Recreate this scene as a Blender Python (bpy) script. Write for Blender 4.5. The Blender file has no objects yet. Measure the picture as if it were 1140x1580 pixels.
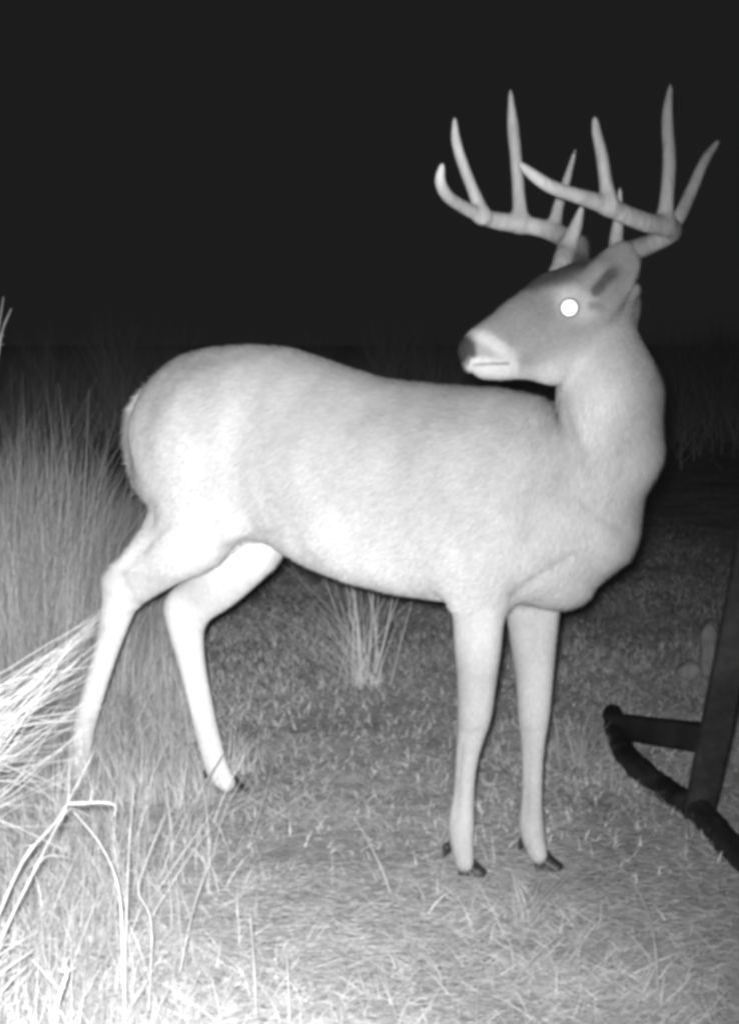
import bpy, math, random
import numpy as np
from mathutils import Vector

random.seed(7)
rng = np.random.default_rng(7)
S = bpy.context.scene
C = S.collection

# ------------------------------------------------------------------ camera
CAM_H, FPX, HOR = 1.0, 2460.0, 530.0            # metres, focal length and horizon row in photo pixels (1140 x 1580)
PITCH = math.atan((790.0 - HOR) / FPX)
cam = bpy.data.cameras.new("trail_camera")
cam.sensor_fit = 'VERTICAL'
cam.angle = 2 * math.atan(790.0 / FPX)
cam.clip_start, cam.clip_end = 0.05, 2000
cam_o = bpy.data.objects.new("trail_camera", cam)
cam_o.location = (0, 0, CAM_H)
cam_o.rotation_euler = (math.pi / 2 - PITCH, 0, 0)
C.objects.link(cam_o)
S.camera = cam_o

# ------------------------------------------------------------------ night sky, infrared flash, exposure
W = bpy.data.worlds.new("World")
S.world = W
W.use_nodes = True
bg = W.node_tree.nodes["Background"]
bg.inputs[0].default_value = (1, 1, 1, 1)
bg.inputs[1].default_value = 0.0118             # even night sky glow

fl = bpy.data.lights.new("infrared_flash", 'SPOT')   # the trail camera's own flash, beside its lens
fl.energy = 920
fl.spot_size = math.radians(94)
fl.spot_blend = 1.0
fl.shadow_soft_size = 0.02
fl_o = bpy.data.objects.new("infrared_flash", fl)
fl_o.location = (-0.02, 0.0, CAM_H + 0.03)
FLASH_AT = Vector((-1.40, 3.0, 0.14))
fl_o.rotation_euler = (FLASH_AT - fl_o.location).to_track_quat('-Z', 'Y').to_euler()
C.objects.link(fl_o)

S.view_settings.view_transform = 'Standard'
S.view_settings.look = 'None'
S.view_settings.exposure = 0
S.view_settings.gamma = 1
S.cycles.filter_width = 4.0
S.cycles.max_bounces = 4


# ------------------------------------------------------------------ helpers
def P(u, v, Y):
    """a point at ground distance Y that the lens sees at photo pixel (u, v)"""
    a = (u - 570.0) / FPX
    b = (790.0 - v) / FPX
    c, s = math.cos(PITCH), math.sin(PITCH)
    d = np.array([a, c + b * s, -s + b * c])
    return np.array([0, 0, CAM_H]) + d * (Y / d[1])


def G(u, v):
    """the point of the ground plane seen at photo pixel (u, v)"""
    a = (u - 570.0) / FPX
    b = (790.0 - v) / FPX
    c, s = math.cos(PITCH), math.sin(PITCH)
    d = np.array([a, c + b * s, -s + b * c])
    return np.array([0, 0, CAM_H]) + d * (-CAM_H / d[2])


def px(r, Y):
    return r * Y / FPX


def gz(x, y):
    """height of the ground"""
    x = np.asarray(x, float); y = np.asarray(y, float)
    return (0.010 * np.sin(2.1 * x + 0.7 * y) + 0.008 * np.sin(4.3 * y - 1.9 * x + 1.0)
            + 0.006 * np.sin(7.7 * x + 5.1 * y))


def tag(o, label=None, cat=None, group=None, kind=None):
    if label: o['label'] = label
    if cat: o['category'] = cat
    if group: o['group'] = group
    if kind: o['kind'] = kind
    return o


def link(name, me, mat, parent=None):
    o = bpy.data.objects.new(name, me)
    if mat: me.materials.append(mat)
    C.objects.link(o)
    if parent: o.parent = parent
    return o


def empty(name, loc):
    o = bpy.data.objects.new(name, None)
    o.empty_display_size = 0.1
    o.location = loc
    C.objects.link(o)
    return o


def mesh_np(name, V, F, tone=None, smooth=True):
    """mesh from arrays: F is (n,3) or (n,4)"""
    me = bpy.data.meshes.new(name)
    V = np.asarray(V, np.float32); F = np.asarray(F, np.int32)
    n, k = F.shape
    me.vertices.add(len(V)); me.vertices.foreach_set("co", V.ravel())
    me.loops.add(n * k); me.loops.foreach_set("vertex_index", F.ravel())
    me.polygons.add(n)
    me.polygons.foreach_set("loop_start", np.arange(0, n * k, k, dtype=np.int32))
    if smooth:
        me.polygons.foreach_set("use_smooth", np.ones(n, bool))
    me.update(calc_edges=True)
    if tone is not None:
        at = me.attributes.new("tone", 'FLOAT', 'POINT')
        at.data.foreach_set("value", np.asarray(tone, np.float32))
    me.validate()
    return me


def shift(o, parent):
    """parent keeps the world position of a mesh whose vertices are in world space"""
    o.location = -Vector(parent.location)
    return o


def mat(name, col=0.3, rough=0.9, spec=0.2, tone=False, noise=None, bump=None, stretch=(1, 1, 1)):
    m = bpy.data.materials.new(name)
    m.use_nodes = True
    nt = m.node_tree
    b = nt.nodes["Principled BSDF"]
    b.inputs["Roughness"].default_value = rough
    b.inputs["Specular IOR Level"].default_value = spec
    tc = nt.nodes.new("ShaderNodeTexCoord")
    mp = nt.nodes.new("ShaderNodeMapping"); mp.inputs["Scale"].default_value = stretch
    nt.links.new(tc.outputs["Object"], mp.inputs["Vector"])
    if tone:
        src = nt.nodes.new("ShaderNodeAttribute"); src.attribute_name = "tone"
        cur = src.outputs["Fac"]
        if col != 1:
            mu = nt.nodes.new("ShaderNodeMath"); mu.operation = 'MULTIPLY'
            nt.links.new(cur, mu.inputs[0]); mu.inputs[1].default_value = col
            cur = mu.outputs[0]
    else:
        vv = nt.nodes.new("ShaderNodeValue"); vv.outputs[0].default_value = col
        cur = vv.outputs[0]
    for sc, lo, hi in (noise or []):
        nz = nt.nodes.new("ShaderNodeTexNoise"); nz.inputs["Scale"].default_value = sc
        nz.inputs["Detail"].default_value = 5
        nt.links.new(mp.outputs[0], nz.inputs["Vector"])
        mr = nt.nodes.new("ShaderNodeMapRange")
        mr.inputs["From Min"].default_value = 0.3; mr.inputs["From Max"].default_value = 0.7
        mr.inputs["To Min"].default_value = lo; mr.inputs["To Max"].default_value = hi
        nt.links.new(nz.outputs["Fac"], mr.inputs["Value"])
        mu = nt.nodes.new("ShaderNodeMath"); mu.operation = 'MULTIPLY'
        nt.links.new(cur, mu.inputs[0]); nt.links.new(mr.outputs[0], mu.inputs[1])
        cur = mu.outputs[0]
    cc = nt.nodes.new("ShaderNodeCombineColor")
    for i in range(3): nt.links.new(cur, cc.inputs[i])
    nt.links.new(cc.outputs[0], b.inputs["Base Color"])
    if bump:
        sc, st, dist = bump
        nz = nt.nodes.new("ShaderNodeTexNoise"); nz.inputs["Scale"].default_value = sc
        nz.inputs["Detail"].default_value = 6
        nt.links.new(mp.outputs[0], nz.inputs["Vector"])
        bp = nt.nodes.new("ShaderNodeBump")
        bp.inputs["Strength"].default_value = st; bp.inputs["Distance"].default_value = dist
        nt.links.new(nz.outputs["Fac"], bp.inputs["Height"])
        nt.links.new(bp.outputs[0], b.inputs["Normal"])
    return m


# ---- distance-field modelling: primitives blended into one continuous skin
class Field:
    def __init__(s, lo, hi, h):
        s.lo = np.array(lo, float); s.h = h
        s.n = np.ceil((np.array(hi) - s.lo) / h).astype(int) + 1
        s.F = np.full(s.n, 1.0, np.float32)

    def box(s, a, b):
        i0 = np.clip(np.floor((a - s.lo) / s.h).astype(int), 0, s.n - 1)
        i1 = np.clip(np.ceil((b - s.lo) / s.h).astype(int) + 1, 1, s.n)
        sl = tuple(slice(i, j) for i, j in zip(i0, i1))
        ax = [(s.lo[k] + s.h * np.arange(i0[k], i1[k])).astype(np.float32) for k in range(3)]
        X, Y, Z = np.meshgrid(*ax, indexing='ij')
        return sl, np.stack([X, Y, Z], -1)

    def put(s, sl, d, k, sub=False):
        A = s.F[sl]
        if sub:
            d = -d
            hh = np.maximum(k - np.abs(A - d), 0) / k
            s.F[sl] = np.maximum(A, d) + hh * hh * k * 0.25
        else:
            hh = np.maximum(k - np.abs(A - d), 0) / k
            s.F[sl] = np.minimum(A, d) - hh * hh * k * 0.25

    def cone(s, a, b, ra, rb, k=0.02, fr=None, sub=False, mar=0.0):
        """rounded cone; fr = (axis, factor): squash along a unit axis"""
        a = np.asarray(a, float); b = np.asarray(b, float)
        m = max(ra, rb) + max(k, mar) + 3 * s.h
        sl, p = s.box(np.minimum(a, b) - m, np.maximum(a, b) + m)
        if p.size == 0: return
        pa = p - a.astype(np.float32); ba = (b - a).astype(np.float32)
        if fr is not None:
            ax, q = fr; ax = np.asarray(ax, np.float32)
            pa = pa + (pa @ ax)[..., None] * ax * (1 / q - 1)
            ba = ba + (ba @ ax) * ax * (1 / q - 1)
        t = np.clip((pa @ ba) / max(float(ba @ ba), 1e-9), 0, 1)
        d = np.linalg.norm(pa - t[..., None] * ba, axis=-1) - (ra + (rb - ra) * t)
        s.put(sl, d, k, sub)

    def chain(s, pts, rad, k=0.02, fr=None, kin=0.006):
        """a limb: its own pieces meet almost hard (no swelling at the joints), the whole blends in with k"""
        pts = np.asarray(pts, float); m = max(rad) + k + 3 * s.h
        whole = s.F
        sl, p = s.box(pts.min(0) - m, pts.max(0) + m)
        i0 = np.array([q.start for q in sl]); sub = Field(s.lo + s.h * i0, s.lo + s.h * i0, s.h)
        sub.n = np.array(p.shape[:3]); sub.F = np.full(sub.n, 1.0, np.float32)
        for i in range(len(pts) - 1):
            sub.cone(pts[i], pts[i + 1], rad[i], rad[i + 1], kin, fr, mar=k * 1.5)
        s.F = whole
        s.put(sl, sub.F, k)

    def ell(s, c, R, rad, k=0.02, sub=False):
        """ellipsoid with axes = rows of R"""
        c = np.asarray(c, float); m = max(rad) * 1.25 + 1.8 * k + 3 * s.h
        sl, p = s.box(c - m, c + m)
        q = (p - c.astype(np.float32)) @ np.asarray(R, np.float32).T
        rad = np.asarray(rad, np.float32)
        k0 = np.linalg.norm(q / rad, axis=-1); k1 = np.linalg.norm(q / rad ** 2, axis=-1) + 1e-6
        s.put(sl, k0 * (k0 - 1) / k1, k, sub)

    def mesh(s):
        F = s.F; h = s.h; n = s.n
        I = F < 0
        cnt = np.zeros(n - 1, np.int8)
        for dx in (0, 1):
            for dy in (0, 1):
                for dz in (0, 1):
                    cnt += I[dx:n[0] - 1 + dx, dy:n[1] - 1 + dy, dz:n[2] - 1 + dz]
        act = (cnt > 0) & (cnt < 8)
        idx = np.argwhere(act)
        vid = np.full(n - 1, -1, np.int32); vid[act] = np.arange(len(idx))
        acc = np.zeros((len(idx), 3)); num = np.zeros(len(idx))
        cs = [np.array(c) for c in np.ndindex(2, 2, 2)]
        for ca in cs:
            for ax in range(3):
                if ca[ax]: continue
                cb = ca.copy(); cb[ax] = 1
                fa = F[tuple((idx + ca).T)]; fb = F[tuple((idx + cb).T)]
                m = (fa < 0) != (fb < 0)
                t = np.where(m, fa / np.where(m, fa - fb, 1), 0)
                pt = ca + t[:, None] * (cb - ca)
                acc[m] += pt[m]; num[m] += 1
        V = s.lo + h * (idx + acc / num[:, None])
        quads = []
        for ax in range(3):
            a1, a2 = (ax + 1) % 3, (ax + 2) % 3
            d = [slice(None)] * 3; e = [slice(None)] * 3
            d[ax] = slice(0, -1); e[ax] = slice(1, None)
            ch = I[tuple(d)] != I[tuple(e)]
            q = np.argwhere(ch)
            q = q[(q[:, a1] > 0) & (q[:, a2] > 0) & (q[:, a1] < n[a1] - 1) & (q[:, a2] < n[a2] - 1)]
            ins = I[tuple(q.T)]
            o1 = np.zeros(3, int); o1[a1] = 1
            o2 = np.zeros(3, int); o2[a2] = 1
            Q = np.stack([vid[tuple((q - o1 - o2).T)], vid[tuple((q - o2).T)],
                          vid[tuple(q.T)], vid[tuple((q - o1).T)]], 1)
            Q[~ins] = Q[~ins][:, ::-1]
            quads.append(Q)
        return V, np.concatenate(quads)


def relax(V, Q, it=4, lam=0.5):
    e = np.concatenate([Q[:, [0, 1]], Q[:, [1, 2]], Q[:, [2, 3]], Q[:, [3, 0]]])
    for k in range(it):
        l = lam if k % 2 == 0 else -lam * 0.98
        A = np.zeros_like(V); c = np.zeros(len(V))
        for i in range(3):
            A[:, i] = np.bincount(e[:, 0], V[e[:, 1], i], len(V)) + np.bincount(e[:, 1], V[e[:, 0], i], len(V))
        c = np.bincount(e[:, 0], minlength=len(V)) + np.bincount(e[:, 1], minlength=len(V))
        V = V + l * (A / c[:, None] - V)
    return V


# ---- blades and stems
def blades(root, az, lean, length, width, curl, seg=3, facing=None):
    """ribbons: root (n,3), azimuth of lean, lean angle from upright, length, width, added lean towards the tip"""
    n = len(root)
    facing = rng.uniform(-1.5, 1.5, n) if facing is None else facing
    V = np.zeros((n, (seg + 1) * 2, 3)); p = np.array(root, float)
    th = np.array(lean, float)
    hd = np.stack([np.cos(az), np.sin(az), np.zeros(n)], 1)
    side0 = np.stack([-np.sin(az + facing), np.cos(az + facing), np.zeros(n)], 1)
    for i in range(seg + 1):
        w = width * (1 - (i / seg) ** 1.5 * 0.92) * 0.5
        V[:, 2 * i] = p - side0 * w[:, None]; V[:, 2 * i + 1] = p + side0 * w[:, None]
        d = hd * np.sin(th)[:, None] + np.array([0, 0, 1.0]) * np.cos(th)[:, None]
        p = p + d * (length / seg)[:, None]
        th = th + curl / seg
    base = (np.arange(n) * (seg + 1) * 2)[:, None]
    F = []
    for i in range(seg):
        F.append(np.stack([base[:, 0] + 2 * i, base[:, 0] + 2 * i + 1, base[:, 0] + 2 * i + 3, base[:, 0] + 2 * i + 2], 1))
    return V.reshape(-1, 3), np.concatenate(F), (seg + 1) * 2


def blade_mesh(name, *a, tone=None, **k):
    V, F, per = blades(*a, **k)
    return mesh_np(name, V, F, np.repeat(tone, per), smooth=False)


def spline(pts, n=6):
    p = np.asarray(pts, float)
    if len(p) < 3:
        return np.linspace(p[0], p[-1], n)
    q = np.vstack([2 * p[0] - p[1], p, 2 * p[-1] - p[-2]]); out = []
    for i in range(1, len(q) - 2):
        for t in np.linspace(0, 1, n, endpoint=False):
            a, b, c, d = q[i - 1], q[i], q[i + 1], q[i + 2]
            out.append(0.5 * (2 * b + (c - a) * t + (2 * a - 5 * b + 4 * c - d) * t * t + (3 * b - a - 3 * c + d) * t ** 3))
    out.append(q[-2])
    return np.array(out)


def tube(pts, rad, sides=6, cap=True):
    p = np.asarray(pts, float); n = len(p)
    rad = np.broadcast_to(np.asarray(rad, float), (n,))
    T = np.gradient(p, axis=0); T /= np.linalg.norm(T, axis=1)[:, None] + 1e-12
    up = np.array([0.31, 0.87, 0.38]); N = np.cross(T, up); N /= np.linalg.norm(N, axis=1)[:, None] + 1e-12
    B = np.cross(T, N)
    an = np.arange(sides) / sides * 2 * math.pi
    V = p[:, None] + rad[:, None, None] * (np.cos(an)[None, :, None] * N[:, None] + np.sin(an)[None, :, None] * B[:, None])
    V = V.reshape(-1, 3); F = []
    for i in range(n - 1):
        for j in range(sides):
            k = (j + 1) % sides
            F.append((i * sides + j, i * sides + k, (i + 1) * sides + k, (i + 1) * sides + j))
    if cap:
        V = np.vstack([V, p[:1], p[-1:]]); a, b = len(V) - 2, len(V) - 1
        for j in range(sides):
            k = (j + 1) % sides
            F.append((a, k, j, j)); F.append((b, (n - 1) * sides + j, (n - 1) * sides + k, (n - 1) * sides + k))
    return V, F


def tubes_mesh(name, parts):
    me = bpy.data.meshes.new(name); VV = []; FF = []; o = 0
    for V, F in parts:
        VV.append(V); FF += [tuple(dict.fromkeys(i + o for i in f)) for f in F]; o += len(V)
    me.from_pydata(np.vstack(VV).tolist(), [], FF)
    for p in me.polygons: p.use_smooth = True
    me.update()
    return me


# ------------------------------------------------------------------ ground
m_ground = mat("dry_ground", 0.5, 0.95, 0.1, noise=[(3.0, 0.7, 1.3), (40, 0.6, 1.35)], bump=(60, 0.8, 0.02), stretch=(1, 1.6, 1))
gx = np.concatenate([-np.geomspace(400, 4, 20), np.linspace(-3.8, 3.8, 96), np.geomspace(4, 400, 20)])
gy = np.concatenate([np.linspace(-3, 9, 120), np.geomspace(9.3, 800, 28)])
GX, GY = np.meshgrid(gx, gy, indexing='ij')
GZ = gz(GX, GY) * (np.hypot(GX, GY) < 40)
nx, ny = GX.shape
ii = np.arange(nx * ny).reshape(nx, ny)
me = mesh_np("ground", np.stack([GX, GY, GZ], -1).reshape(-1, 3),
             np.stack([ii[:-1, :-1], ii[1:, :-1], ii[1:, 1:], ii[:-1, 1:]], -1).reshape(-1, 4))
tag(link("ground", me, m_ground), kind='structure')

m_grass = mat("dry_grass", 1, 0.8, 0.15, tone=True)


def thatch(name, n, y0, y1, ln, wd, tone, lean, half=0.36, off=0.0):
    y = np.exp(rng.uniform(math.log(y0), math.log(y1), n))
    x = y * rng.uniform(-half, half, n) + off
    # patchy cover
    pat = np.sin(3.1 * x + 1.3 * y) + np.sin(5.2 * y - 2.2 * x + 2) + np.sin(9.1 * x + 4.0 * y + 1)
    keep = rng.random(n) < np.clip(0.62 + 0.16 * pat, 0.2, 1)
    x, y, pat = x[keep], y[keep], pat[keep]; n = len(x)
    r = np.stack([x, y, gz(x, y) - 0.002], 1)
    L = rng.uniform(*ln, n)
    t = rng.uniform(*tone, n) * (1 + 0.16 * pat)
    return blade_mesh(name, r, rng.normal(0.15, 0.9, n) + math.pi * (rng.random(n) < 0.5), rng.uniform(*lean, n), L, rng.uniform(*wd, n),
                      rng.uniform(0.0, 0.7, n), seg=2, tone=np.clip(t, 0.04, 0.8))


tag(link("ground_grass", thatch("ground_grass", 230000, 1.7, 13, (0.03, 0.10), (0.0015, 0.0035), (0.30, 0.66), (1.1, 1.55)), m_grass), kind='stuff')

nl = 260                    # flecks of leaf and chaff
ly = rng.uniform(1.9, 5.5, nl); lx = ly * rng.uniform(-0.26, 0.26, nl)
ctr = np.stack([lx, ly, gz(lx, ly) + rng.uniform(0.012, 0.03, nl)], 1)
la = rng.uniform(0, 6.3, nl); ls = rng.uniform(0.003, 0.008, nl)
d1 = np.stack([np.cos(la), np.sin(la), rng.normal(0, 0.35, nl)], 1) * ls[:, None]
d2 = np.stack([-np.sin(la), np.cos(la), rng.normal(0.3, 0.35, nl)], 1) * (ls * rng.uniform(0.25, 0.6, nl))[:, None]
LV = np.stack([ctr - d1, ctr + d2, ctr + d1 * 1.1, ctr - d2], 1).reshape(-1, 3)
tag(link("ground_litter", mesh_np("ground_litter", LV, np.arange(nl * 4).reshape(-1, 4), np.repeat(rng.uniform(0.15, 0.65, nl), 4), smooth=False), m_grass), kind='stuff')

# ------------------------------------------------------------------ the buck
AX = np.array([0.802, -0.597, 0.0]); NX = np.array([-0.597, -0.802, 0.0]); O = np.array([-0.49, 3.48, 0.0])
UP = np.array([0, 0, 1.0])


def B(s, w, z):
    return O + AX * s + NX * w + UP * z


deer = empty("deer", (-0.1, 3.2, 0.0))
tag(deer, "pale antlered buck standing on the grass, head turned back over its body", "deer")

D = Field((-0.95, 2.35, -0.03), (0.68, 3.80, 1.24), 0.0045)

# trunk: stacked elliptical slices along the spine
ss = np.array([-0.015, 0.008, 0.04, 0.08, 0.135, 0.20, 0.30, 0.40, 0.50, 0.60, 0.70, 0.80, 0.90, 0.995, 1.06, 1.105, 1.13])
zt = np.array([0.840, 0.880, 0.925, 0.958, 0.980, 0.992, 0.996, 0.990, 0.966, 0.942, 0.926, 0.920, 0.918, 0.905, 0.86, 0.78, 0.70])
zb = np.array([0.700, 0.670, 0.640, 0.620, 0.612, 0.610, 0.605, 0.585, 0.548, 0.525, 0.515, 0.512, 0.515, 0.530, 0.555, 0.60, 0.66])
hw = np.array([0.022, 0.042, 0.072, 0.104, 0.134, 0.155, 0.158, 0.158, 0.163, 0.168, 0.168, 0.162, 0.150, 0.132, 0.108, 0.07, 0.03])


def trunk(F):
    sl, p = F.box(B(-0.1, 0.25, 0.4).clip(max=9) - [0.1, 0.5, 0], B(1.2, -0.25, 1.1) + [0.1, 0.5, 0])
    # sample over the whole field box
    sl, p = F.box(F.lo, F.lo + F.h * F.n)
    q = p - O.astype(np.float32)
    s = q @ AX.astype(np.float32); w = q @ NX.astype(np.float32); z = q[..., 2]
    del q, p
    g = np.linspace(ss[0], ss[-1], 240)

    def sm(a):
        f = np.interp(g, ss, a)
        k = np.hanning(15); k /= k.sum()
        return np.convolve(np.pad(f, 7, mode='edge'), k, 'valid')
    T, Bo, H = sm(zt), sm(zb), sm(hw)
    sc = np.clip(s, g[0], g[-1])
    tp = np.interp(sc, g, T).astype(np.float32); bo = np.interp(sc, g, Bo).astype(np.float32); hh = np.interp(sc, g, H).astype(np.float32)
    c = (tp + bo) / 2; r = (tp - bo) / 2
    # widest a little below the middle, ridge along the spine
    zz = (z - c) / r
    ww = hh * (1 - 0.16 * np.clip(zz, 0, 1.2) ** 2)
    e = np.abs(s - sc)
    qz = np.abs(zz); qw = np.abs(w) / ww
    k0 = np.sqrt(qz ** 2 + qw ** 2)
    k1 = np.sqrt((qz / r) ** 2 + (qw / ww) ** 2) + 1e-4
    d = k0 * (k0 - 1) / k1
    d = np.where(e > 0, np.sqrt(np.maximum(d, 0) ** 2 + e ** 2), d)
    F.F = np.minimum(F.F, d.astype(np.float32))


trunk(D)


def leg(spec, k=0.03, fr=None):
    q = spline([list(P(u, v, Y)) + [px(r, Y)] for u, v, Y, r in spec], 4)
    pts, rad = q[:, :3], q[:, 3]
    D.chain(pts, rad, k, fr)
    return pts


FL = (NX, 0.80)      # limbs are thinner across than fore and aft
# near hind leg
leg([(330, 690, 3.25, 105), (330, 745, 3.25, 88), (300, 815, 3.30, 66), (250, 862, 3.37, 46), (205, 905, 3.44, 30)], 0.05, FL)
leg([(262, 800, 3.36, 26), (212, 858, 3.41, 20), (180, 893, 3.46, 21)], 0.03)
leg([(190, 908, 3.45, 29), (176, 960, 3.47, 23), (162, 1010, 3.48, 18.5), (147, 1060, 3.49, 17.5), (132, 1115, 3.50, 17), (122, 1165, 3.51, 17.5), (120, 1182, 3.51, 16), (126, 1203, 3.49, 14)], 0.03)
# far hind leg
leg([(370, 770, 3.42, 80), (385, 825, 3.42, 62), (345, 885, 3.45, 48), (300, 930, 3.49, 35)], 0.05, FL)
leg([(285, 940, 3.50, 33), (288, 975, 3.50, 26), (295, 1020, 3.50, 20.5), (308, 1080, 3.49, 18.5), (322, 1140, 3.48, 18), (334, 1182, 3.47, 17), (341, 1196, 3.46, 15.5), (350, 1208, 3.45, 13)], 0.03)
# near front leg
leg([(745, 800, 2.90, 80), (742, 880, 2.87, 56), (738, 940, 2.86, 43), (737, 1000, 2.86, 37), (735, 1055, 2.87, 31), (732, 1100, 2.87, 27), (727, 1130, 2.88, 22), (720, 1170, 2.88, 17.5), (715, 1225, 2.89, 16.5), (711, 1272, 2.89, 20.5), (712, 1298, 2.89, 18), (716, 1330, 2.885, 15)], 0.035, FL)
# far front leg
leg([(820, 850, 2.96, 60), (822, 930, 2.96, 44), (823, 1000, 2.96, 35), (824, 1055, 2.955, 28.5), (823, 1100, 2.95, 25), (822, 1135, 2.95, 20), (821, 1180, 2.945, 16.5), (820, 1235, 2.94, 16), (819, 1272, 2.935, 19), (823, 1295, 2.93, 16.5), (830, 1318, 2.925, 14)], 0.035, FL)
# shoulder, brisket and neck
D.cone(B(0.92, 0.085, 0.62), B(0.85, 0.085, 0.75), 0.088, 0.085, 0.06, (NX, 0.62))
D.cone(B(0.16, 0.07, 0.82), B(0.26, 0.08, 0.74), 0.10, 0.11, 0.06, (NX, 0.62))
D.cone(P(890, 830, 2.86), P(868, 885, 2.86), px(88, 2.86), px(52, 2.86), 0.05)
D.cone(P(897, 775, 2.85), P(943, 690, 2.81), px(88, 2.85), px(74, 2.8), 0.05)
D.cone(P(943, 690, 2.81), P(940, 610, 2.79), px(74, 2.8), px(74, 2.79), 0.03)
D.cone(P(940, 610, 2.79), P(925, 500, 2.80), px(74, 2.79), px(50, 2.8), 0.04)
D.cone(P(895, 690, 2.96), P(940, 620, 2.83), px(60, 2.98), px(62, 2.83), 0.03)      # crest down to the withers
# head
PHI = math.radians(30)
hl = np.array([math.sin(PHI), -math.cos(PHI), 0.16]); hl /= np.linalg.norm(hl)          # head's own left
FH = (hl, 0.74)


HC = P(905, 480, 2.80)


def H(u, v, t=0.0):
    """head point seen at pixel (u, v), lying t metres to the left of the head's own mid plane"""
    c = np.array([0, 0, CAM_H]); d = P(u, v, 1.0) - c
    return c + d * ((t - (c - HC) @ hl) / (d @ hl))


def hcone(a, b, ra, rb, k=0.02, fr=FH):
    D.cone(H(*a), H(*b), ra / 893, rb / 893, k, fr)


hcone((735, 546), (765, 537), 26, 39, 0.02)            # muzzle
hcone((765, 537), (812, 515), 39, 52, 0.03)
hcone((812, 515), (862, 492), 52, 66, 0.03)
hcone((862, 492), (908, 468), 66, 62, 0.03)            # skull
hcone((908, 468), (940, 470), 60, 52, 0.03)
hcone((752, 563), (850, 563), 15, 25, 0.02)            # lower jaw
hcone((850, 560), (900, 535), 27, 40, 0.03)            # cheek
hcone((728, 540), (738, 532), 20, 22, 0.012)           # nose pad
hcone((745, 571), (758, 570), 11, 12, 0.01)            # chin
D.ell(H(876, 474, 0.040), np.eye(3), (0.032, 0.030, 0.032), 0.02)      # orbit
D.ell(H(860, 448, 0.036), np.eye(3), (0.026, 0.022, 0.012), 0.02)      # brow
D.ell(H(845, 446, -0.030), np.eye(3), (0.028, 0.028, 0.024), 0.02)
D.cone(H(872, 440, -0.032), H(864, 428, -0.036), 0.018, 0.014, 0.015)    # pedicles
D.cone(H(940, 430, 0.030), H(955, 398, 0.034), 0.021, 0.018, 0.015)
D.cone(H(733, 560, 0.031), H(778, 562, 0.038), 0.0035, 0.0030, 0.006, sub=True)   # mouth line
D.ell(H(734, 541, 0.030), np.eye(3), (0.009, 0.010, 0.007), 0.006, sub=True)     # nostril


def ear(base, tip, width, face, slot):
    base = np.asarray(base); tip = np.asarray(tip)
    L = np.linalg.norm(tip - base); e0 = (tip - base) / L
    fz = face - e0 * (face @ e0); fz /= np.linalg.norm(fz); e1 = np.cross(fz, e0)
    R = np.stack([e0, e1, fz])
    c = (base + tip) / 2
    D.ell(c, R, (L / 2 * 1.08, width, 0.017), 0.020)
    if slot: D.ell(c + fz * slot[2] + e0 * slot[0] + e1 * slot[1], R, (L / 2 * slot[3], width * slot[4], 0.015), 0.006, sub=True)


ear(H(922, 474, 0.056), H(970, 378, 0.074), 0.039, np.array([0.05, -0.9, 0.25]), None)
ear(H(878, 432, -0.060), H(899, 370, -0.105), 0.030, np.array([-0.6, 0.6, 0.3]), (0.01, 0, 0.02, 0.8, 0.7))
D.cone(H(918, 482, 0.050), H(930, 460, 0.055), 0.024, 0.020, 0.03)
D.cone(H(898, 452, 0.040), H(922, 424, 0.058), 0.024, 0.016, 0.04)
D.cone(H(955, 468, 0.040), H(976, 448, 0.048), 0.020, 0.013, 0.012)
# tail
tq = spline([list(p) + [r] for p, r in zip([P(246, 600, 3.50), P(223, 628, 3.50), P(214, 668, 3.49), P(220, 715, 3.48), P(232, 758, 3.47)],
        [0.016, 0.024, 0.027, 0.021, 0.008])], 5)
D.chain(tq[:, :3], tq[:, 3], 0.02)

V, Q = D.mesh()
V = relax(V, Q, 6, 0.5)
del D


def normals(V, Q):
    n = np.cross(V[Q[:, 2]] - V[Q[:, 0]], V[Q[:, 3]] - V[Q[:, 1]]); N = np.zeros_like(V)
    for i in range(4):
        for k in range(3): N[:, k] += np.bincount(Q[:, i], n[:, k], len(V))
    return N / (np.linalg.norm(N, axis=1)[:, None] + 1e-12)


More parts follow.
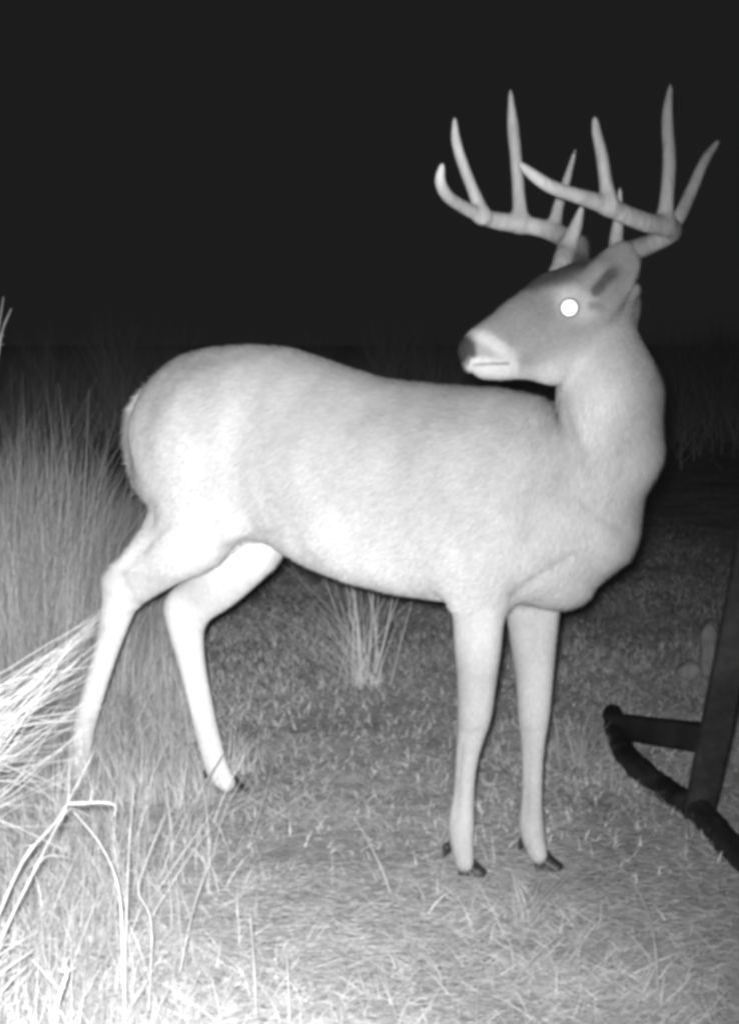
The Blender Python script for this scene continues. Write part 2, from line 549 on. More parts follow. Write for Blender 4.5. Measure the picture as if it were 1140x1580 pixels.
# folds of skin and muscle, pressed into the flank that faces the lens; then a little unevenness all over
N = normals(V, Q)
cN = np.array([0, 0, CAM_H]) - V
front = (N * cN).sum(1) > 0
dd = V - np.array([0, 0, CAM_H]); cpit, spit = math.cos(PITCH), math.sin(PITCH)
zc = dd[:, 1] * cpit - dd[:, 2] * spit; yc = dd[:, 1] * spit + dd[:, 2] * cpit
pu, pv = 570 + FPX * dd[:, 0] / zc, 790 - FPX * yc / zc
for line, depth, wid, ymax in (([(864, 620), (876, 665), (892, 715), (908, 765)], 0.005, 13, 2.95), ([(921, 447), (946, 420)], 0.014, 8, 2.95), ([(934, 470), (975, 425)], 0.004, 10, 2.95), ([(824, 655), (818, 700), (812, 750)], 0.004, 12, 3.0),
                         ([(792, 922), (832, 888), (882, 858)], 0.006, 8, 2.95), ([(430, 822), (395, 828), (345, 850)], 0.004, 9, 3.4),
                         ([(720, 860), (705, 800), (722, 730), (760, 690)], 0.003, 18, 3.1), ([(800, 900), (790, 850), (800, 800)], 0.003, 14, 3.0),
                         ([(905, 775), (940, 800), (960, 812)], 0.004, 12, 2.95),
                         ([(712, 1150), (706, 1215), (703, 1262)], 0.0022, 5, 3.0), ([(814, 1160), (812, 1220), (811, 1262)], 0.0022, 5, 3.05),
                         ([(742, 1128), (718, 1134)], 0.0018, 5, 3.0), ([(832, 1128), (810, 1132)], 0.0018, 5, 3.05),
                         ([(742, 1066), (746, 1000), (748, 940)], 0.003, 9, 3.0), ([(186, 880), (215, 850), (255, 812)], 0.004, 8, 3.55),
                         ([(176, 935), (166, 985), (152, 1035)], 0.0022, 5, 3.6), ([(283, 985), (292, 1040), (303, 1090)], 0.0022, 5, 3.6)):
    dm = np.full(len(V), 1e9)
    for a, b in zip(line[:-1], line[1:]):
        a, b = np.array(a, float), np.array(b, float); ab = b - a
        q2 = np.stack([pu, pv], 1) - a; t = np.clip(q2 @ ab / (ab @ ab), 0, 1)
        dm = np.minimum(dm, np.linalg.norm(q2 - t[:, None] * ab, axis=1))
    V = V - N * (depth * np.exp(-(dm / wid) ** 2) * front * (V[:, 1] < ymax))[:, None]
big = np.clip((np.linalg.norm(V - HC, axis=1) - 0.2) / 0.1, 0, 1) * np.clip((V[:, 2] - 0.35) / 0.2, 0.15, 1)
wob = np.zeros(len(V))
for k in range(40):
    dr = rng.normal(size=3); dr /= np.linalg.norm(dr)
    f = rng.uniform(12, 60)
    wob += (12 / f) ** 0.8 * np.sin(V @ dr * f + rng.uniform(0, 6.3))
V = V + N * (0.0007 * wob * big)[:, None]

# coat colour
EYE = H(878, 475, 0.066); NOSE = H(722, 545, 0.0)
lerp = lambda a, b, t: a + (b - a) * t


def sstep(x, a, b):
    t = np.clip((x - a) / (b - a), 0, 1)
    return t * t * (3 - 2 * t)


HF = np.array([-math.cos(PHI), -math.sin(PHI), -0.33]); HF /= np.linalg.norm(HF)
HU = np.cross(HF, hl); HU /= np.linalg.norm(HU)


def coat(V):
    q = V - O
    s = q @ AX; w = q @ NX; z = V[:, 2]
    t = lerp(0.50, 0.435, sstep(s, 0.55, 0.85)) * lerp(0.94, 1.0, sstep(z, 0.95, 0.75))  # tone falls towards shoulder and neck: flash falloff painted into the coat
    # soft belly, legs and rump lighter, hind end raised to paint in stronger flash
    t = lerp(t, 0.66, sstep(z, 0.74, 0.55) * sstep(s, 1.05, 0.80))
    t = lerp(t, 0.72, sstep(s, 0.55, 0.10) * sstep(z, 0.96, 0.66))
    t = lerp(t, 0.43, sstep(z, 0.52, 0.40))
    t = lerp(t, 0.76, sstep(z, 0.60, 0.4) * sstep(s, 0.5, 0.3))
    ta, tb = P(206, 652, 3.46), P(222, 738, 3.45)          # dark back of the tail
    k = np.clip((V - ta) @ (tb - ta) / ((tb - ta) @ (tb - ta)), 0, 1)
    t = lerp(t, 0.30, sstep(np.linalg.norm(V - ta - k[:, None] * (tb - ta), axis=1), 0.040, 0.018) * sstep(s, 0.06, 0.02))
    # head: markings laid out on its profile, the same on both sides
    h = V - HC
    fu = np.stack([h @ HF, h @ HU], 1)

    def cap(a, b, r, soft):
        pa, pb = (np.array([(H(*q, 0.03) - HC) @ HF, (H(*q, 0.03) - HC) @ HU]) for q in (a, b))
        ba = pb - pa
        k = np.clip(((fu - pa) @ ba) / max(ba @ ba, 1e-9), 0, 1)
        d = np.linalg.norm(fu - pa - k[:, None] * ba, axis=1) * 893
        return sstep(d, r + soft, r - soft)
    na, nb = H(722, 545), H(925, 450); nab = nb - na
    dn = np.linalg.norm(V - na - np.clip((V - na) @ nab / (nab @ nab), 0, 1)[:, None] * nab, axis=1)
    head = sstep(dn, 0.125, 0.090) * (z > 0.9) * sstep(s, 0.6, 0.7)
    hd = np.full(len(V), 0.37)
    hd = lerp(hd, 0.29, cap((770, 515), (840, 470), 26, 18))
    hd = lerp(hd, 0.47, cap((850, 585), (960, 520), 40, 26))
    hd = lerp(hd, 0.60, cap((868, 470), (876, 478), 24, 14))
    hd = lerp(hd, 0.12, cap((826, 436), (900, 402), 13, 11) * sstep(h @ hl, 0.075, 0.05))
    hd = lerp(hd, 0.30, cap((889, 478), (897, 480), 6, 5))
    ea, eb = H(922, 446, 0.066), H(945, 420, 0.073)          # shade inside the ear opening, painted into the coat tone
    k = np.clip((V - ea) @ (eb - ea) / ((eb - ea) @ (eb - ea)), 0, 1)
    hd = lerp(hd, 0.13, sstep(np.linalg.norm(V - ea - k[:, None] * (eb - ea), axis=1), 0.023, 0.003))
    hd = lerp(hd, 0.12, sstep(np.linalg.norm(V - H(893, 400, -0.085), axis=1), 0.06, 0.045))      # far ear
    hd = lerp(hd, 0.60, cap((800, 580), (880, 584), 12, 10))
    hd = lerp(hd, 0.60, cap((748, 520), (788, 556), 10, 8))
    hd = lerp(hd, 0.72, cap((734, 562), (792, 572), 13, 7))
    hd = lerp(hd, 0.045, cap((717, 525), (713, 557), 21, 6))
    hd = lerp(hd, 0.06, cap((733, 530), (735, 546), 5, 4))
    hd = lerp(hd, 0.20, cap((740, 561), (784, 561), 1.5, 2))
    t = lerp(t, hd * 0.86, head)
    # throat
    th = np.linalg.norm(V - P(885, 620, 2.72), axis=1)
    t = lerp(t, 0.56, sstep(th, 0.12, 0.05))
    return t * 0.90


m_coat = mat("deer_coat", 1, 0.85, 0.12, tone=True, noise=[(6, 0.92, 1.07), (17, 0.91, 1.08), (120, 0.94, 1.05)], bump=(190, 0.25, 0.004), stretch=(1, 1, 0.6))
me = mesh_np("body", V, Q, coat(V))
body = shift(link("body", me, m_coat, deer), deer)

# short fur lying along the coat
TR = np.concatenate([Q[:, [0, 1, 2]], Q[:, [0, 2, 3]]])
e1 = V[TR[:, 1]] - V[TR[:, 0]]; e2 = V[TR[:, 2]] - V[TR[:, 0]]
cr = np.cross(e1, e2); ar = np.linalg.norm(cr, axis=1)
NF = 240000
ti = rng.choice(len(TR), NF, p=ar / ar.sum())
r1 = np.sqrt(rng.random(NF)); r2 = rng.random(NF)
rp = V[TR[ti, 0]] * (1 - r1)[:, None] + V[TR[ti, 1]] * (r1 * (1 - r2))[:, None] + V[TR[ti, 2]] * (r1 * r2)[:, None]
nn = cr[ti] / ar[ti][:, None]
qs = (rp - O) @ AX
ishead = (np.linalg.norm(rp - H(850, 505), axis=1) < 0.19) & (rp[:, 2] > 0.9)
isleg = rp[:, 2] < 0.52
flow = np.where(ishead[:, None], -HF, np.where(isleg[:, None], -UP, -AX * 0.75 - UP * 0.55))
flow = np.where(((qs > 1.0) & ~ishead & (rp[:, 2] > 0.6))[:, None], -UP - AX * 0.15, flow)
flow = flow + rng.normal(0, 0.16, (NF, 3))
flow -= nn * (flow * nn).sum(1)[:, None]
flow /= np.linalg.norm(flow, axis=1)[:, None] + 1e-9
wv = np.cross(nn, flow)
ln = np.where(ishead, 0.006, np.where(isleg, 0.007, 0.014)) * rng.uniform(0.6, 1.3, NF)
ln *= np.where((qs < 0.05) & (rp[:, 2] > 0.62), 1.9, 1.0)
wd = np.where(ishead | isleg, 0.0006, 0.0009)
lift = rng.uniform(0.10, 0.34, NF)
FV = np.stack([rp - wv * wd[:, None], rp + wv * wd[:, None], rp + flow * (ln * np.cos(lift))[:, None] + nn * (ln * np.sin(lift))[:, None]], 1)
keep = np.linalg.norm(rp - EYE, axis=1) > 0.021
keep &= coat(rp) > 0.09
FV = FV[keep]
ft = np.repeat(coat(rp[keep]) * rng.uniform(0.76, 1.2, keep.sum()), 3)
me = mesh_np("fur", FV.reshape(-1, 3), np.arange(len(FV) * 3).reshape(-1, 3), ft, smooth=False)
m_fur = mat("deer_fur", 1.05, 0.8, 0.1, tone=True, noise=[(6, 0.92, 1.07), (17, 0.91, 1.08)], stretch=(1, 1, 0.6))
fur = shift(link("fur", me, m_fur, deer), deer); fur['kind'] = 'stuff'

# eye: ball with a flash-lit pupil
m_eye = mat("eye_ball", 0.22, 0.25, 0.5)
m_pup = mat("eye_shine", 0.95, 0.5, 0.6)
m_pup.node_tree.nodes["Principled BSDF"].inputs["Metallic"].default_value = 1.0
eax = np.array([0, 0, CAM_H]) - EYE; eax /= np.linalg.norm(eax)
t1 = np.cross(eax, UP); t1 /= np.linalg.norm(t1); t2 = np.cross(t1, eax)


def dome(c, R, th_max, rings=8, seg=20, flat=1.0):
    V = [c + eax * R * flat]; F = []
    for i in range(1, rings + 1):
        th = th_max * i / rings
        for j in range(seg):
            a = 2 * math.pi * j / seg
            V.append(c + eax * R * math.cos(th) * flat + (t1 * math.cos(a) + t2 * math.sin(a)) * R * math.sin(th))
    for j in range(seg):
        F.append((0, 1 + j, 1 + (j + 1) % seg, 1 + (j + 1) % seg))
    for i in range(rings - 1):
        for j in range(seg):
            a = 1 + i * seg; k = (j + 1) % seg
            F.append((a + j, a + seg + j, a + seg + k, a + k))
    return np.array(V), F


ec = EYE + eax * 0.004
eye = shift(link("eye", tubes_mesh("eye", [dome(ec, 0.0168, math.pi * 0.9, 12, 24)]), m_eye, deer), deer)
pup = link("pupil", tubes_mesh("pupil", [dome(ec + eax * (0.0165 - 0.06), 0.06, 0.22, 5, 22)]), m_pup, eye)

# hooves: two pointed toes and two dewclaws to each foot
m_hoof = mat("hoof_horn", 0.035, 0.5, 0.4, noise=[(60, 0.7, 1.3)])
FWD = AX * 0.85 + np.array([0.35, 0.0, 0.0]); FWD /= np.linalg.norm(FWD)
SD = np.cross(UP, FWD)


def hoof(p, fwd, scale=1.0, dew=None):
    fwd = fwd / np.linalg.norm(fwd); sd = np.cross(UP, fwd)
    h = Field(p - 0.07, p + 0.07, 0.0026)
    for sgn in (-1, 1):
        a = p + (sd * 0.010 * sgn + UP * 0.022 - fwd * 0.010) * scale
        b = p + (sd * 0.007 * sgn + UP * 0.008 + fwd * 0.022) * scale
        c = p + (sd * 0.010 * sgn + UP * 0.006 - fwd * 0.014) * scale
        h.cone(a, b, 0.0150 * scale, 0.0065 * scale, 0.006)
        h.cone(c, b, 0.0115 * scale, 0.0065 * scale, 0.006)
    Vh, Qh = h.mesh(); Vh = relax(Vh, Qh, 4)
    shift(link("hoof", mesh_np("hoof", Vh, Qh), m_hoof, deer), deer)
    if dew is not None:
        for sgn in (-1, 1):
            a = dew + sd * 0.012 * sgn
            Vd, Fd = tube(spline([a + UP * 0.012, a - fwd * 0.006, a - UP * 0.014 - fwd * 0.010], 4), [0.005, 0.0068, 0.0072, 0.0072, 0.0068, 0.006, 0.005, 0.004, 0.002], 8)
            shift(link("dewclaw", tubes_mesh("dewclaw", [(Vd, Fd)]), m_hoof, deer), deer)


def foot(u, v, fu, fwd, scale, dew):
    p = G(u, v); p[2] = float(gz(p[0], p[1])) - 0.002
    hoof(p, fwd, scale, dew)


foot(727, 1355, 0, np.array([0.93, -0.36, 0]), 0.95, P(694, 1310, 2.905))
foot(845, 1342, 0, np.array([0.93, -0.36, 0]), 0.95, P(812, 1297, 2.95))
foot(361, 1225, 0, np.array([0.93, -0.36, 0]), 1.0, P(326, 1190, 3.50))
foot(134, 1212, 0, np.array([0.93, -0.36, 0]), 0.98, P(114, 1190, 3.54))

# antlers
m_antler = mat("antler_bone", 1, 0.5, 0.3, tone=True, noise=[(25, 0.84, 1.12), (90, 0.88, 1.10)], bump=(110, 0.6, 0.006), stretch=(1, 1, 0.35))


def antler(beam, tines):
    pts = np.array([P(u, v, Y) for u, v, Y, r in beam])
    allp = [pts] + [np.array([P(u, v, Y) for u, v, Y, r in t]) for t in tines]
    cat = np.vstack(allp)
    A = Field(cat.min(0) - 0.04, cat.max(0) + 0.04, 0.0025)
    for spec, base in [(beam, True)] + [(t, False) for t in tines]:
        p = np.array([list(P(u, v, Y)) + [px(r * 0.92, Y)] for u, v, Y, r in spec])
        q = spline(p, 6)
        A.chain(q[:, :3], np.maximum(q[:, 3], 0.0017), 0.010)
    V0, r0 = pts[0], px(beam[0][3], beam[0][2])
    for a in range(9):        # pearled burr round the base
        an = a / 9 * 2 * math.pi
        t = pts[1] - pts[0]; t /= np.linalg.norm(t)
        n1 = np.cross(t, UP); n1 /= np.linalg.norm(n1); n2 = np.cross(t, n1)
        c = V0 + t * 0.006 + (n1 * math.cos(an) + n2 * math.sin(an)) * r0 * 0.92
        A.cone(c, c + t * 0.006, 0.0065, 0.0055, 0.006)
    Va, Qa = A.mesh(); Va = relax(Va, Qa, 4)
    atone = 0.34 + 0.16 * sstep(np.linalg.norm(Va - V0, axis=1), 0.0, 0.16)          # stained at the base, pale towards the tips
    tips = np.array([P(*b[-1][:3]) for b in [beam] + tines])
    atone += 0.10 * np.exp(-np.min(np.linalg.norm(Va[:, None] - tips[None], axis=2), axis=1) / 0.04)
    return shift(link("antler", mesh_np("antler", Va, Qa, atone), m_antler, deer), deer)


# far antler (deer's right side)
antler([(862, 430, 2.835, 15), (869, 400, 2.85, 15), (876, 374, 2.90, 15), (856, 359, 2.94, 14), (826, 350, 2.97, 12.5), (790, 344, 2.97, 13), (760, 339, 2.95, 12), (725, 325, 2.91, 9.5), (692, 304, 2.86, 8.5), (679, 280, 2.83, 7), (682, 254, 2.82, 2.5)],
       [[(874, 384, 2.875, 12), (887, 352, 2.87, 9), (898, 317, 2.86, 2)],
        [(854, 356, 2.945, 10), (860, 322, 2.96, 7.5), (872, 284, 2.975, 6), (887, 232, 2.98, 1.5)],
        [(802, 346, 2.97, 14), (801, 318, 2.975, 10), (797, 260, 2.98, 8.5), (791, 195, 2.98, 8), (787, 140, 2.97, 2)],
        [(744, 334, 2.93, 13), (734, 305, 2.93, 8.5), (717, 262, 2.92, 7.5), (704, 220, 2.915, 6.5), (701, 182, 2.91, 2)]])
# near antler (deer's left side)
antler([(950, 410, 2.810, 16), (962, 393, 2.805, 16), (984, 384, 2.785, 14.5), (1010, 373, 2.74, 14), (1036, 358, 2.69, 13.5), (1030, 349, 2.645, 14), (1000, 344, 2.605, 14), (965, 331, 2.565, 13.5), (928, 314, 2.535, 13), (890, 302, 2.505, 10.5), (850, 288, 2.485, 9), (822, 270, 2.475, 7), (801, 252, 2.475, 2.5)],
       [[(954, 398, 2.800, 13), (950, 372, 2.79, 9.5), (954, 335, 2.775, 6.5), (956, 289, 2.77, 1.5)],
        [(1034, 356, 2.695, 10), (1052, 325, 2.71, 9), (1070, 285, 2.725, 8), (1088, 245, 2.735, 6), (1108, 217, 2.74, 2)],
        [(1022, 348, 2.64, 15), (1027, 318, 2.64, 10.5), (1032, 250, 2.645, 9.5), (1029, 180, 2.645, 7.5), (1034, 131, 2.645, 2)],
        [(940, 318, 2.54, 14), (935, 288, 2.54, 9.5), (928, 240, 2.54, 8), (920, 205, 2.54, 5.5), (917, 182, 2.54, 2)]])

# ------------------------------------------------------------------ feeder stand at the right edge
m_iron = mat("dark_iron", 0.016, 0.55, 0.4, noise=[(9, 0.5, 1.7), (45, 0.6, 1.5)], bump=(50, 0.3, 0.004))
stand = empty("feeder_stand", (0.70, 3.3, 0.0))
tag(stand, "dark metal stand with slanting post and ground rail at right of the buck", "stand")
base = G(1078, 1262); base[2] = 0.0
top = P(1168, 800, 3.16)
dirp = (top - base)


def bar(name, a, b, w, d, up):
    """a square-section bar with chamfered edges from a to b"""
    t = b - a; L = np.linalg.norm(t); t /= L
    n1 = np.cross(t, up); n1 /= np.linalg.norm(n1); n2 = np.cross(n1, t)
    c = 0.16
    prof = [(1 - c, 1), (1, 1 - c), (1, c - 1), (1 - c, -1), (c - 1, -1), (-1, c - 1), (-1, 1 - c), (c - 1, 1)]
    Vb = []; nseg = 7
    for i in range(nseg):
        o = a + (b - a) * i / (nseg - 1) + n1 * rng.normal(0, 0.0015) + n2 * rng.normal(0, 0.0015)
        Vb += [o + n1 * x * w / 2 + n2 * y * d / 2 for x, y in prof]
    F = [(i * 8 + k, i * 8 + (k + 1) % 8, (i + 1) * 8 + (k + 1) % 8, (i + 1) * 8 + k) for i in range(nseg - 1) for k in range(8)]
    F += [tuple(range(8))[::-1], tuple(range((nseg - 1) * 8, nseg * 8))]
    me = bpy.data.meshes.new(name); me.from_pydata([list(v) for v in Vb], [], F); me.update()
    return shift(link(name, me, m_iron, stand), stand)


bar("post", base - dirp * 0.02, base + dirp * 2.2, 0.066, 0.05, np.array([0.2, 1, 0]))
rail = [G(944, 1118) + UP * 0.03, G(950, 1146) + UP * 0.03, G(966, 1182) + UP * 0.028, G(996, 1213) + UP * 0.026, G(1034, 1240) + UP * 0.024, G(1075, 1266) + UP * 0.022,
        G(1110, 1303) + UP * 0.022, G(1150, 1345) + UP * 0.022, G(1230, 1420) + UP * 0.022]
q = spline(rail, 8)
q = q + np.stack([rng.normal(0, 0.002, len(q)), rng.normal(0, 0.002, len(q)), rng.normal(0, 0.0015, len(q))], 1)
shift(link("ground_rail", tubes_mesh("ground_rail", [tube(q, 0.027 + rng.normal(0, 0.0013, len(q)), 10)]), m_iron, stand), stand)
bar("crossbar", P(946, 1119, 3.98), base + dirp * 0.275, 0.04, 0.060, UP)

m_stone = mat("pale_stone", 0.30, 0.9, 0.1, noise=[(30, 0.7, 1.2)], bump=(40, 0.6, 0.01))


def stone(label, c, rad, cat="stone"):
    f = Field(c - max(rad) * 1.5, c + max(rad) * 1.5, max(rad) / 12)
    f.ell(c, np.eye(3), rad, 0.01)
    for i in range(5):
        n = rng.normal(size=3); n /= np.linalg.norm(n)
        f.ell(c + n * np.array(rad) * 1.5, np.eye(3), tuple(np.array(rad) * 0.7), 0.01, sub=True)
    Vs, Qs = f.mesh()
    o = link("stone", mesh_np("stone", Vs - c, Qs), m_stone); o.location = c
    return tag(o, label, cat)


q = G(1092, 1040); stone("tall pale stone standing in the dark behind the metal post", np.array([q[0], q[1], 0.06]), (0.036, 0.03, 0.10))
q = G(1062, 1046); stone("low rounded stone beside the tall pale stone", np.array([q[0], q[1], 0.02]), (0.04, 0.03, 0.035))

# ------------------------------------------------------------------ grass masses
def field_grass(name, n, xr, yr, hr, wd, tone, leanmax=0.35, seg=3, fade=None, curl=(0.0, 0.6), hf=None, base=0.0):
    y = rng.uniform(*yr, n); x = y * rng.uniform(*xr, n)
    if fade is not None:
        k = rng.random(n) < fade(x, y); x, y = x[k], y[k]; n = len(x)
    r = np.stack([x, y, gz(x, y) - 0.003], 1)
    clump = 0.75 + 0.25 * np.sin(5 * x + 2.2 * y) * np.sin(3.1 * y - 4 * x)
    return blade_mesh(name, r, rng.uniform(0, 2 * math.pi, n), np.clip(base + np.abs(rng.normal(0, leanmax, n)) * (1 if base == 0 else rng.choice([-1, 1], n)), 0, 1.5), rng.uniform(*hr, n) * clump * (1 if hf is None else hf(x, y)),
                      rng.uniform(*wd, n), rng.uniform(*curl, n), seg=seg, tone=rng.uniform(*tone, n))


def edge(x, y):          # the tall stand thins out and gets lower towards the open ground
    u = 570 + FPX * x / y
    return np.clip(1.0 - (u - 95) / 300.0, 0.22, 1) * (0.86 + 0.14 * np.sin(u / 19.0) * np.sin(u / 7.3 + y))


def thin(x, y):          # front grass gets sparse towards the trodden ground
    u = 570 + FPX * x / y
    return np.clip(1.05 - (u - 40) / 330.0, 0.03, 1)


tag(link("tall_grass", field_grass("tall_grass", 34000, (-0.42, -0.112), (4.2, 6.8), (0.35, 1.02), (0.0012, 0.0036), (0.3, 0.62), 0.26, seg=4, hf=edge, curl=(-0.5, 1.1)), m_grass), kind='stuff')
tag(link("rough_grass", field_grass("rough_grass", 13000, (-0.40, -0.10), (3.3, 4.7), (0.10, 0.42), (0.0012, 0.0034), (0.3, 0.65), 0.55, hf=edge, curl=(-0.4, 1.3)), m_grass), kind='stuff')
tag(link("foreground_grass", field_grass("foreground_grass", 11000, (-0.40, 0.10), (1.9, 3.2), (0.05, 0.24), (0.001, 0.0028), (0.3, 0.65), 0.7, fade=thin, curl=(-0.4, 1.4), seg=4), m_grass), kind='stuff')


def trodden(x, y):       # pressed flat round the feet
    k = np.ones(len(x))
    for u, v in ((735, 1358), (853, 1345), (368, 1227), (368, 1250)):
        g = G(u, v); k *= np.hypot(x - g[0], y - g[1]) > 0.10
    return k


def brush(x, y):         # low and sparse in the meadow, waist-high and ragged far off
    t = x / y * 40
    return np.clip((y - 9) / 18, 0.12, 1) * (1 + 0.30 * np.sin(t * 1.3) * np.sin(t * 0.47 + 1) + 0.2 * np.sin(t * 3.7))


tag(link("far_brush", field_grass("far_brush", 200000, (-0.55, 0.55), (12, 38), (0.8, 1.6), (0.004, 0.014), (0.5, 0.8), 0.8, hf=brush, fade=lambda x, y: np.clip((y - 12) / 13, 0.0, 1) ** 1.5 + 0.01), m_grass), kind='stuff')
tag(link("meadow_grass", field_grass("meadow_grass", 260000, (-0.34, 0.34), (2.7, 9), (0.012, 0.055), (0.0010, 0.0026), (0.68, 0.92), 0.45, seg=2, base=1.05,
                                   fade=lambda x, y: trodden(x, y) * np.clip((y - 2.7) / 2.2, 0.0, 1) * np.clip((9 - y) / 4, 0, 1) * np.clip(0.7 + 0.3 * np.sin(2.7 * x + y) * np.sin(3.3 * y - x), 0, 1), curl=(0.0, 0.6)), m_grass), kind='stuff')


# ------------------------------------------------------------------ single tufts and stems
def tuft(label, c, n, hr, spread, lean0, az0=None, azs=math.pi, wd=(0.003, 0.006), tone=(0.3, 0.55), group=None, name="grass_tuft", curl=(0.1, 0.7)):
    c = np.array(c, float)
    r = np.stack([rng.normal(0, spread, n), rng.normal(0, spread, n), np.full(n, -0.004)], 1)
    az = rng.uniform(-azs, azs, n) + (az0 or 0)
    me = blade_mesh(name, r, az, np.clip(np.abs(rng.normal(0, lean0, n)), 0, 1.35), rng.uniform(*hr, n), rng.uniform(*wd, n), rng.uniform(*curl, n), seg=5, tone=rng.uniform(*tone, n))
    o = link(name, me, m_grass); o.location = (c[0], c[1], float(gz(c[0], c[1])))
    return tag(o, label, "grass tuft", group)


c0 = G(560, 1055)
tuft("spreading dry grass tuft behind the buck, under its belly", c0, 120, (0.18, 0.56), 0.035, 0.66, az0=math.pi, azs=2.3, tone=(0.5, 0.8), wd=(0.002, 0.0045))
tuft("small wispy tuft between the buck and the dark stand", G(890, 1175), 50, (0.06, 0.2), 0.03, 0.7, tone=(0.2, 0.4))
tuft("low sprig of dry grass just in front of the front hooves", G(812, 1420), 36, (0.05, 0.14), 0.015, 0.8, tone=(0.25, 0.45))
tuft("pale short tuft beside the far hind hoof", G(370, 1190), 46, (0.06, 0.18), 0.03, 0.6)

m_stem = mat("dry_stem", 0.46, 0.8, 0.15, noise=[(40, 0.8, 1.15)])


def stem(label, lines, cat="stem", group=None, name="dry_stem"):
    """lines: list of (points (u, v, Y), radius in px)"""
    parts = []; org = None
    for pts, r in lines:
        w = np.array([P(*p) for p in pts])
        if w[0, 2] > 0.03 and w[0, 2] < w[-1, 2] and name == "grass_tuft":       # carry the blade on down to its root
            d = w[0] - w[1]; t = w[0, 2] / max(-d[2], 0.05)
            w = np.vstack([[w[0] + d * t * np.array([0.5, 0.5, 1])], w]); w[0, 2] = 0
        q = spline(w, 5)
        rad = np.linspace(1.0, 0.35, len(q)) * px(r * 0.8, pts[0][2])
        if r > 2.3 and len(q) > 10:                   # joints of the stalk, and a torn leaf at some of them
            for k in range(4, len(q) - 3, 7):
                rad[k] *= 1.45
                if rng.random() < 0.55:
                    d = q[k + 1] - q[k]; d /= np.linalg.norm(d) + 1e-9
                    o = np.array([rng.choice([-1, 1]) * rng.uniform(0.5, 1), rng.uniform(-0.4, 0.4), rng.uniform(-0.2, 0.3)])
                    Lf = rng.uniform(0.015, 0.04)
                    lf = spline([q[k], q[k] + (d + o * 0.6) * Lf * 0.5, q[k] + (d * 0.7 + o * 1.3 - UP * 0.3) * Lf], 3)
                    parts.append(tube(lf, np.linspace(1, 0.2, len(lf)) * rad[k] * 0.55, 5))
            rad = rad * rng.uniform(0.86, 1.14, len(q))
        parts.append(tube(q, rad, 6))
        if org is None: org = w[0].copy()
    parts = [(V - org, F) for V, F in parts]
    o = link(name, tubes_mesh(name, parts), m_stem); o.location = org
    return tag(o, label, cat, group)


stem("long pale stem crossing in front of the near hind hoof, topmost of the crossed pair", [([(-70, 1560, 2.22), (-20, 1455, 2.25), (35, 1330, 2.3), (85, 1270, 2.33), (108, 1232, 2.36), (146, 1158, 2.4)], 4.2)])
stem("long pale stem with a broken side branch, lower of the crossed pair", [([(-40, 1570, 2.15), (0, 1455, 2.2), (50, 1350, 2.25), (80, 1290, 2.3), (104, 1240, 2.33), (108, 1172, 2.36)], 4.0),
      ([(104, 1240, 2.33), (135, 1239, 2.33), (158, 1238, 2.33), (178, 1243, 2.33), (176, 1260, 2.33)], 4.2), ([(140, 1240, 2.33), (142, 1220, 2.33)], 3)])
stem("arching weed stem bowed over at its top, low in the left grass", [([(196, 1610, 2.2), (190, 1480, 2.24), (187, 1400, 2.27), (177, 1348, 2.29), (152, 1298, 2.31), (114, 1252, 2.32)], 4.2)])
stem("thin upright stem just beside the arching weed stem", [([(190, 1600, 2.22), (196, 1400, 2.3), (200, 1300, 2.35), (208, 1200, 2.4)], 2.6)])
stem("zigzag bent stem between the arching stem and the hind hoof", [([(230, 1560, 2.2), (234, 1425, 2.3), (214, 1376, 2.33), (226, 1330, 2.36), (256, 1254, 2.4)], 2.8)])
stem("slanting thin stem leaning towards the far hind hoof", [([(278, 1500, 2.3), (290, 1440, 2.35), (304, 1385, 2.4), (325, 1325, 2.43)], 2.4)])
stem("thick ragged white stalk at the bottom corner of the grass", [([(76, 1640, 2.0), (86, 1560, 2.02), (95, 1528, 2.04), (104, 1500, 2.05), (98, 1486, 2.05)], 8.5),
      ([(100, 1500, 2.05), (116, 1494, 2.05)], 3), ([(98, 1500, 2.05), (90, 1494, 2.05)], 3), ([(100, 1490, 2.05), (106, 1476, 2.05)], 2.5), ([(95, 1530, 2.04), (50, 1480, 2.04)], 3)])
stem("short upright pale stem left of centre in the front grass", [([(395, 1590, 2.28), (393, 1500, 2.33), (386, 1405, 2.38)], 3.6)])
stem("straight pale stem at the front edge below the belly", [([(448, 1620, 2.2), (446, 1540, 2.25), (443, 1472, 2.28)], 3.8)])
stem("wavy short stem at the front edge between two upright stems", [([(342, 1600, 2.22), (340, 1565, 2.24), (325, 1500, 2.27)], 3.6)])
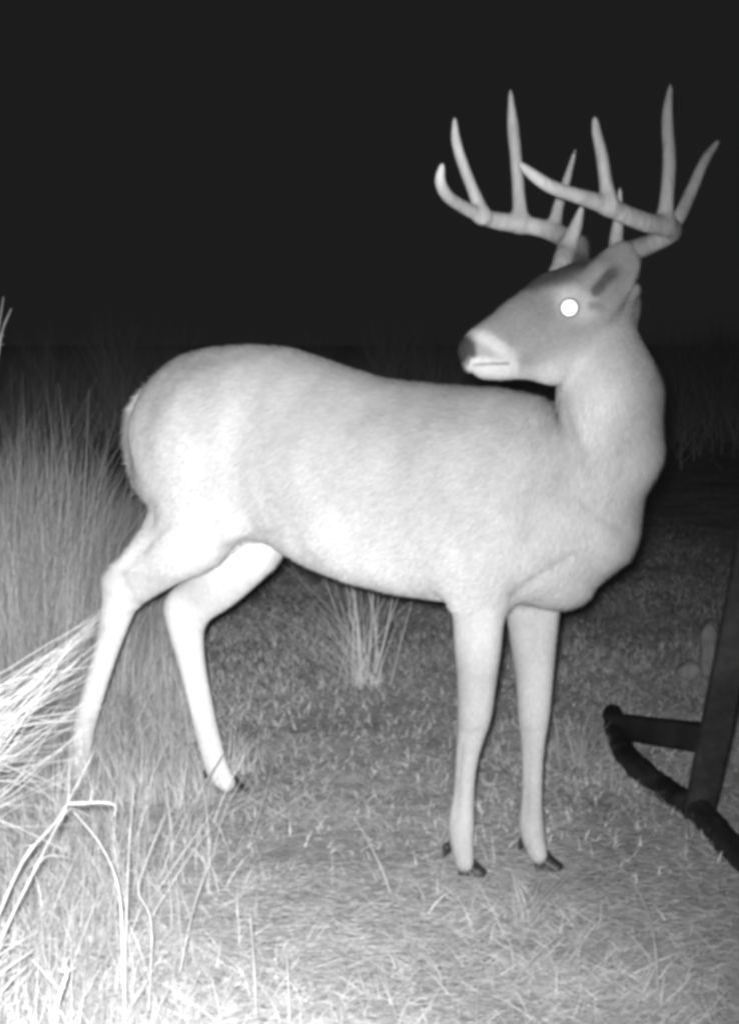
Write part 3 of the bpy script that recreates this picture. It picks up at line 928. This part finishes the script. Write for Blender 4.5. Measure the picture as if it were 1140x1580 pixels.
stem("long thin stem curving over bare ground at lower right", [([(1016, 1545, 2.36), (1009, 1450, 2.5), (996, 1400, 2.6), (972, 1355, 2.7), (940, 1324, 2.78)], 3.4)], group=None)
stem("short faint stem next to the long curving stem at lower right", [([(960, 1522, 2.42), (950, 1490, 2.48), (935, 1448, 2.54)], 2.4)])
stem("small bent stem leaning against the far hind foot", [([(303, 1232, 3.35), (325, 1196, 3.33), (345, 1162, 3.3)], 3.2)])
stem("bright upright stem of the tuft under the belly", [([(566, 1050, 4.2), (572, 985, 4.25), (576, 915, 4.3)], 3.5)])
stem("slanting stem of the tuft under the belly, nearest the front legs", [([(578, 1040, 4.2), (594, 985, 4.25), (606, 920, 4.3)], 4.0)])

# bright leaning blades at the left edge
fan = []
for i in range(170):
    u0 = rng.uniform(-170, -60); v0 = rng.uniform(1150, 1330); Y0 = rng.uniform(1.7, 2.3)
    u1 = rng.uniform(30, 165); v1 = 940 + (165 - u1) * 0.9 + abs(rng.normal(0, 120)) - 10
    mid = ((u0 + u1) / 2 + rng.uniform(-14, 14), (v0 + v1) / 2 - rng.uniform(-5, 40))
    fan.append(([(u0, v0, Y0), (mid[0], mid[1], Y0 + 0.05), (u1, v1, Y0 + 0.12)], rng.uniform(0.5, 1.5)))
stem("bright fan of long grass blades leaning in from the left edge towards the hind leg", fan, cat="grass tuft", name="grass_tuft")
fan = []
for i in range(12):
    u0 = rng.uniform(-90, -30); v0 = rng.uniform(1560, 1660); Y0 = rng.uniform(2.0, 2.2)
    u1 = rng.uniform(5, 60); v1 = rng.uniform(1420, 1540)
    fan.append(([(u0, v0, Y0), ((u0 + u1) / 2, (v0 + v1) / 2 - 15, Y0 + 0.03), (u1, v1, Y0 + 0.06)], rng.uniform(2.5, 4.5)))
stem("white leaning blades in the bottom corner beside the ragged stalk", fan, cat="grass tuft", name="grass_tuft")
stem("dim tall stalk tips rising above the grass at the left edge", [([(-25, 900, 4.6), (-14, 640, 4.6), (-6, 540, 4.6), (6, 458, 4.6)], 2.6), ([(-12, 620, 4.6), (2, 520, 4.6), (18, 476, 4.6)], 2.4)])
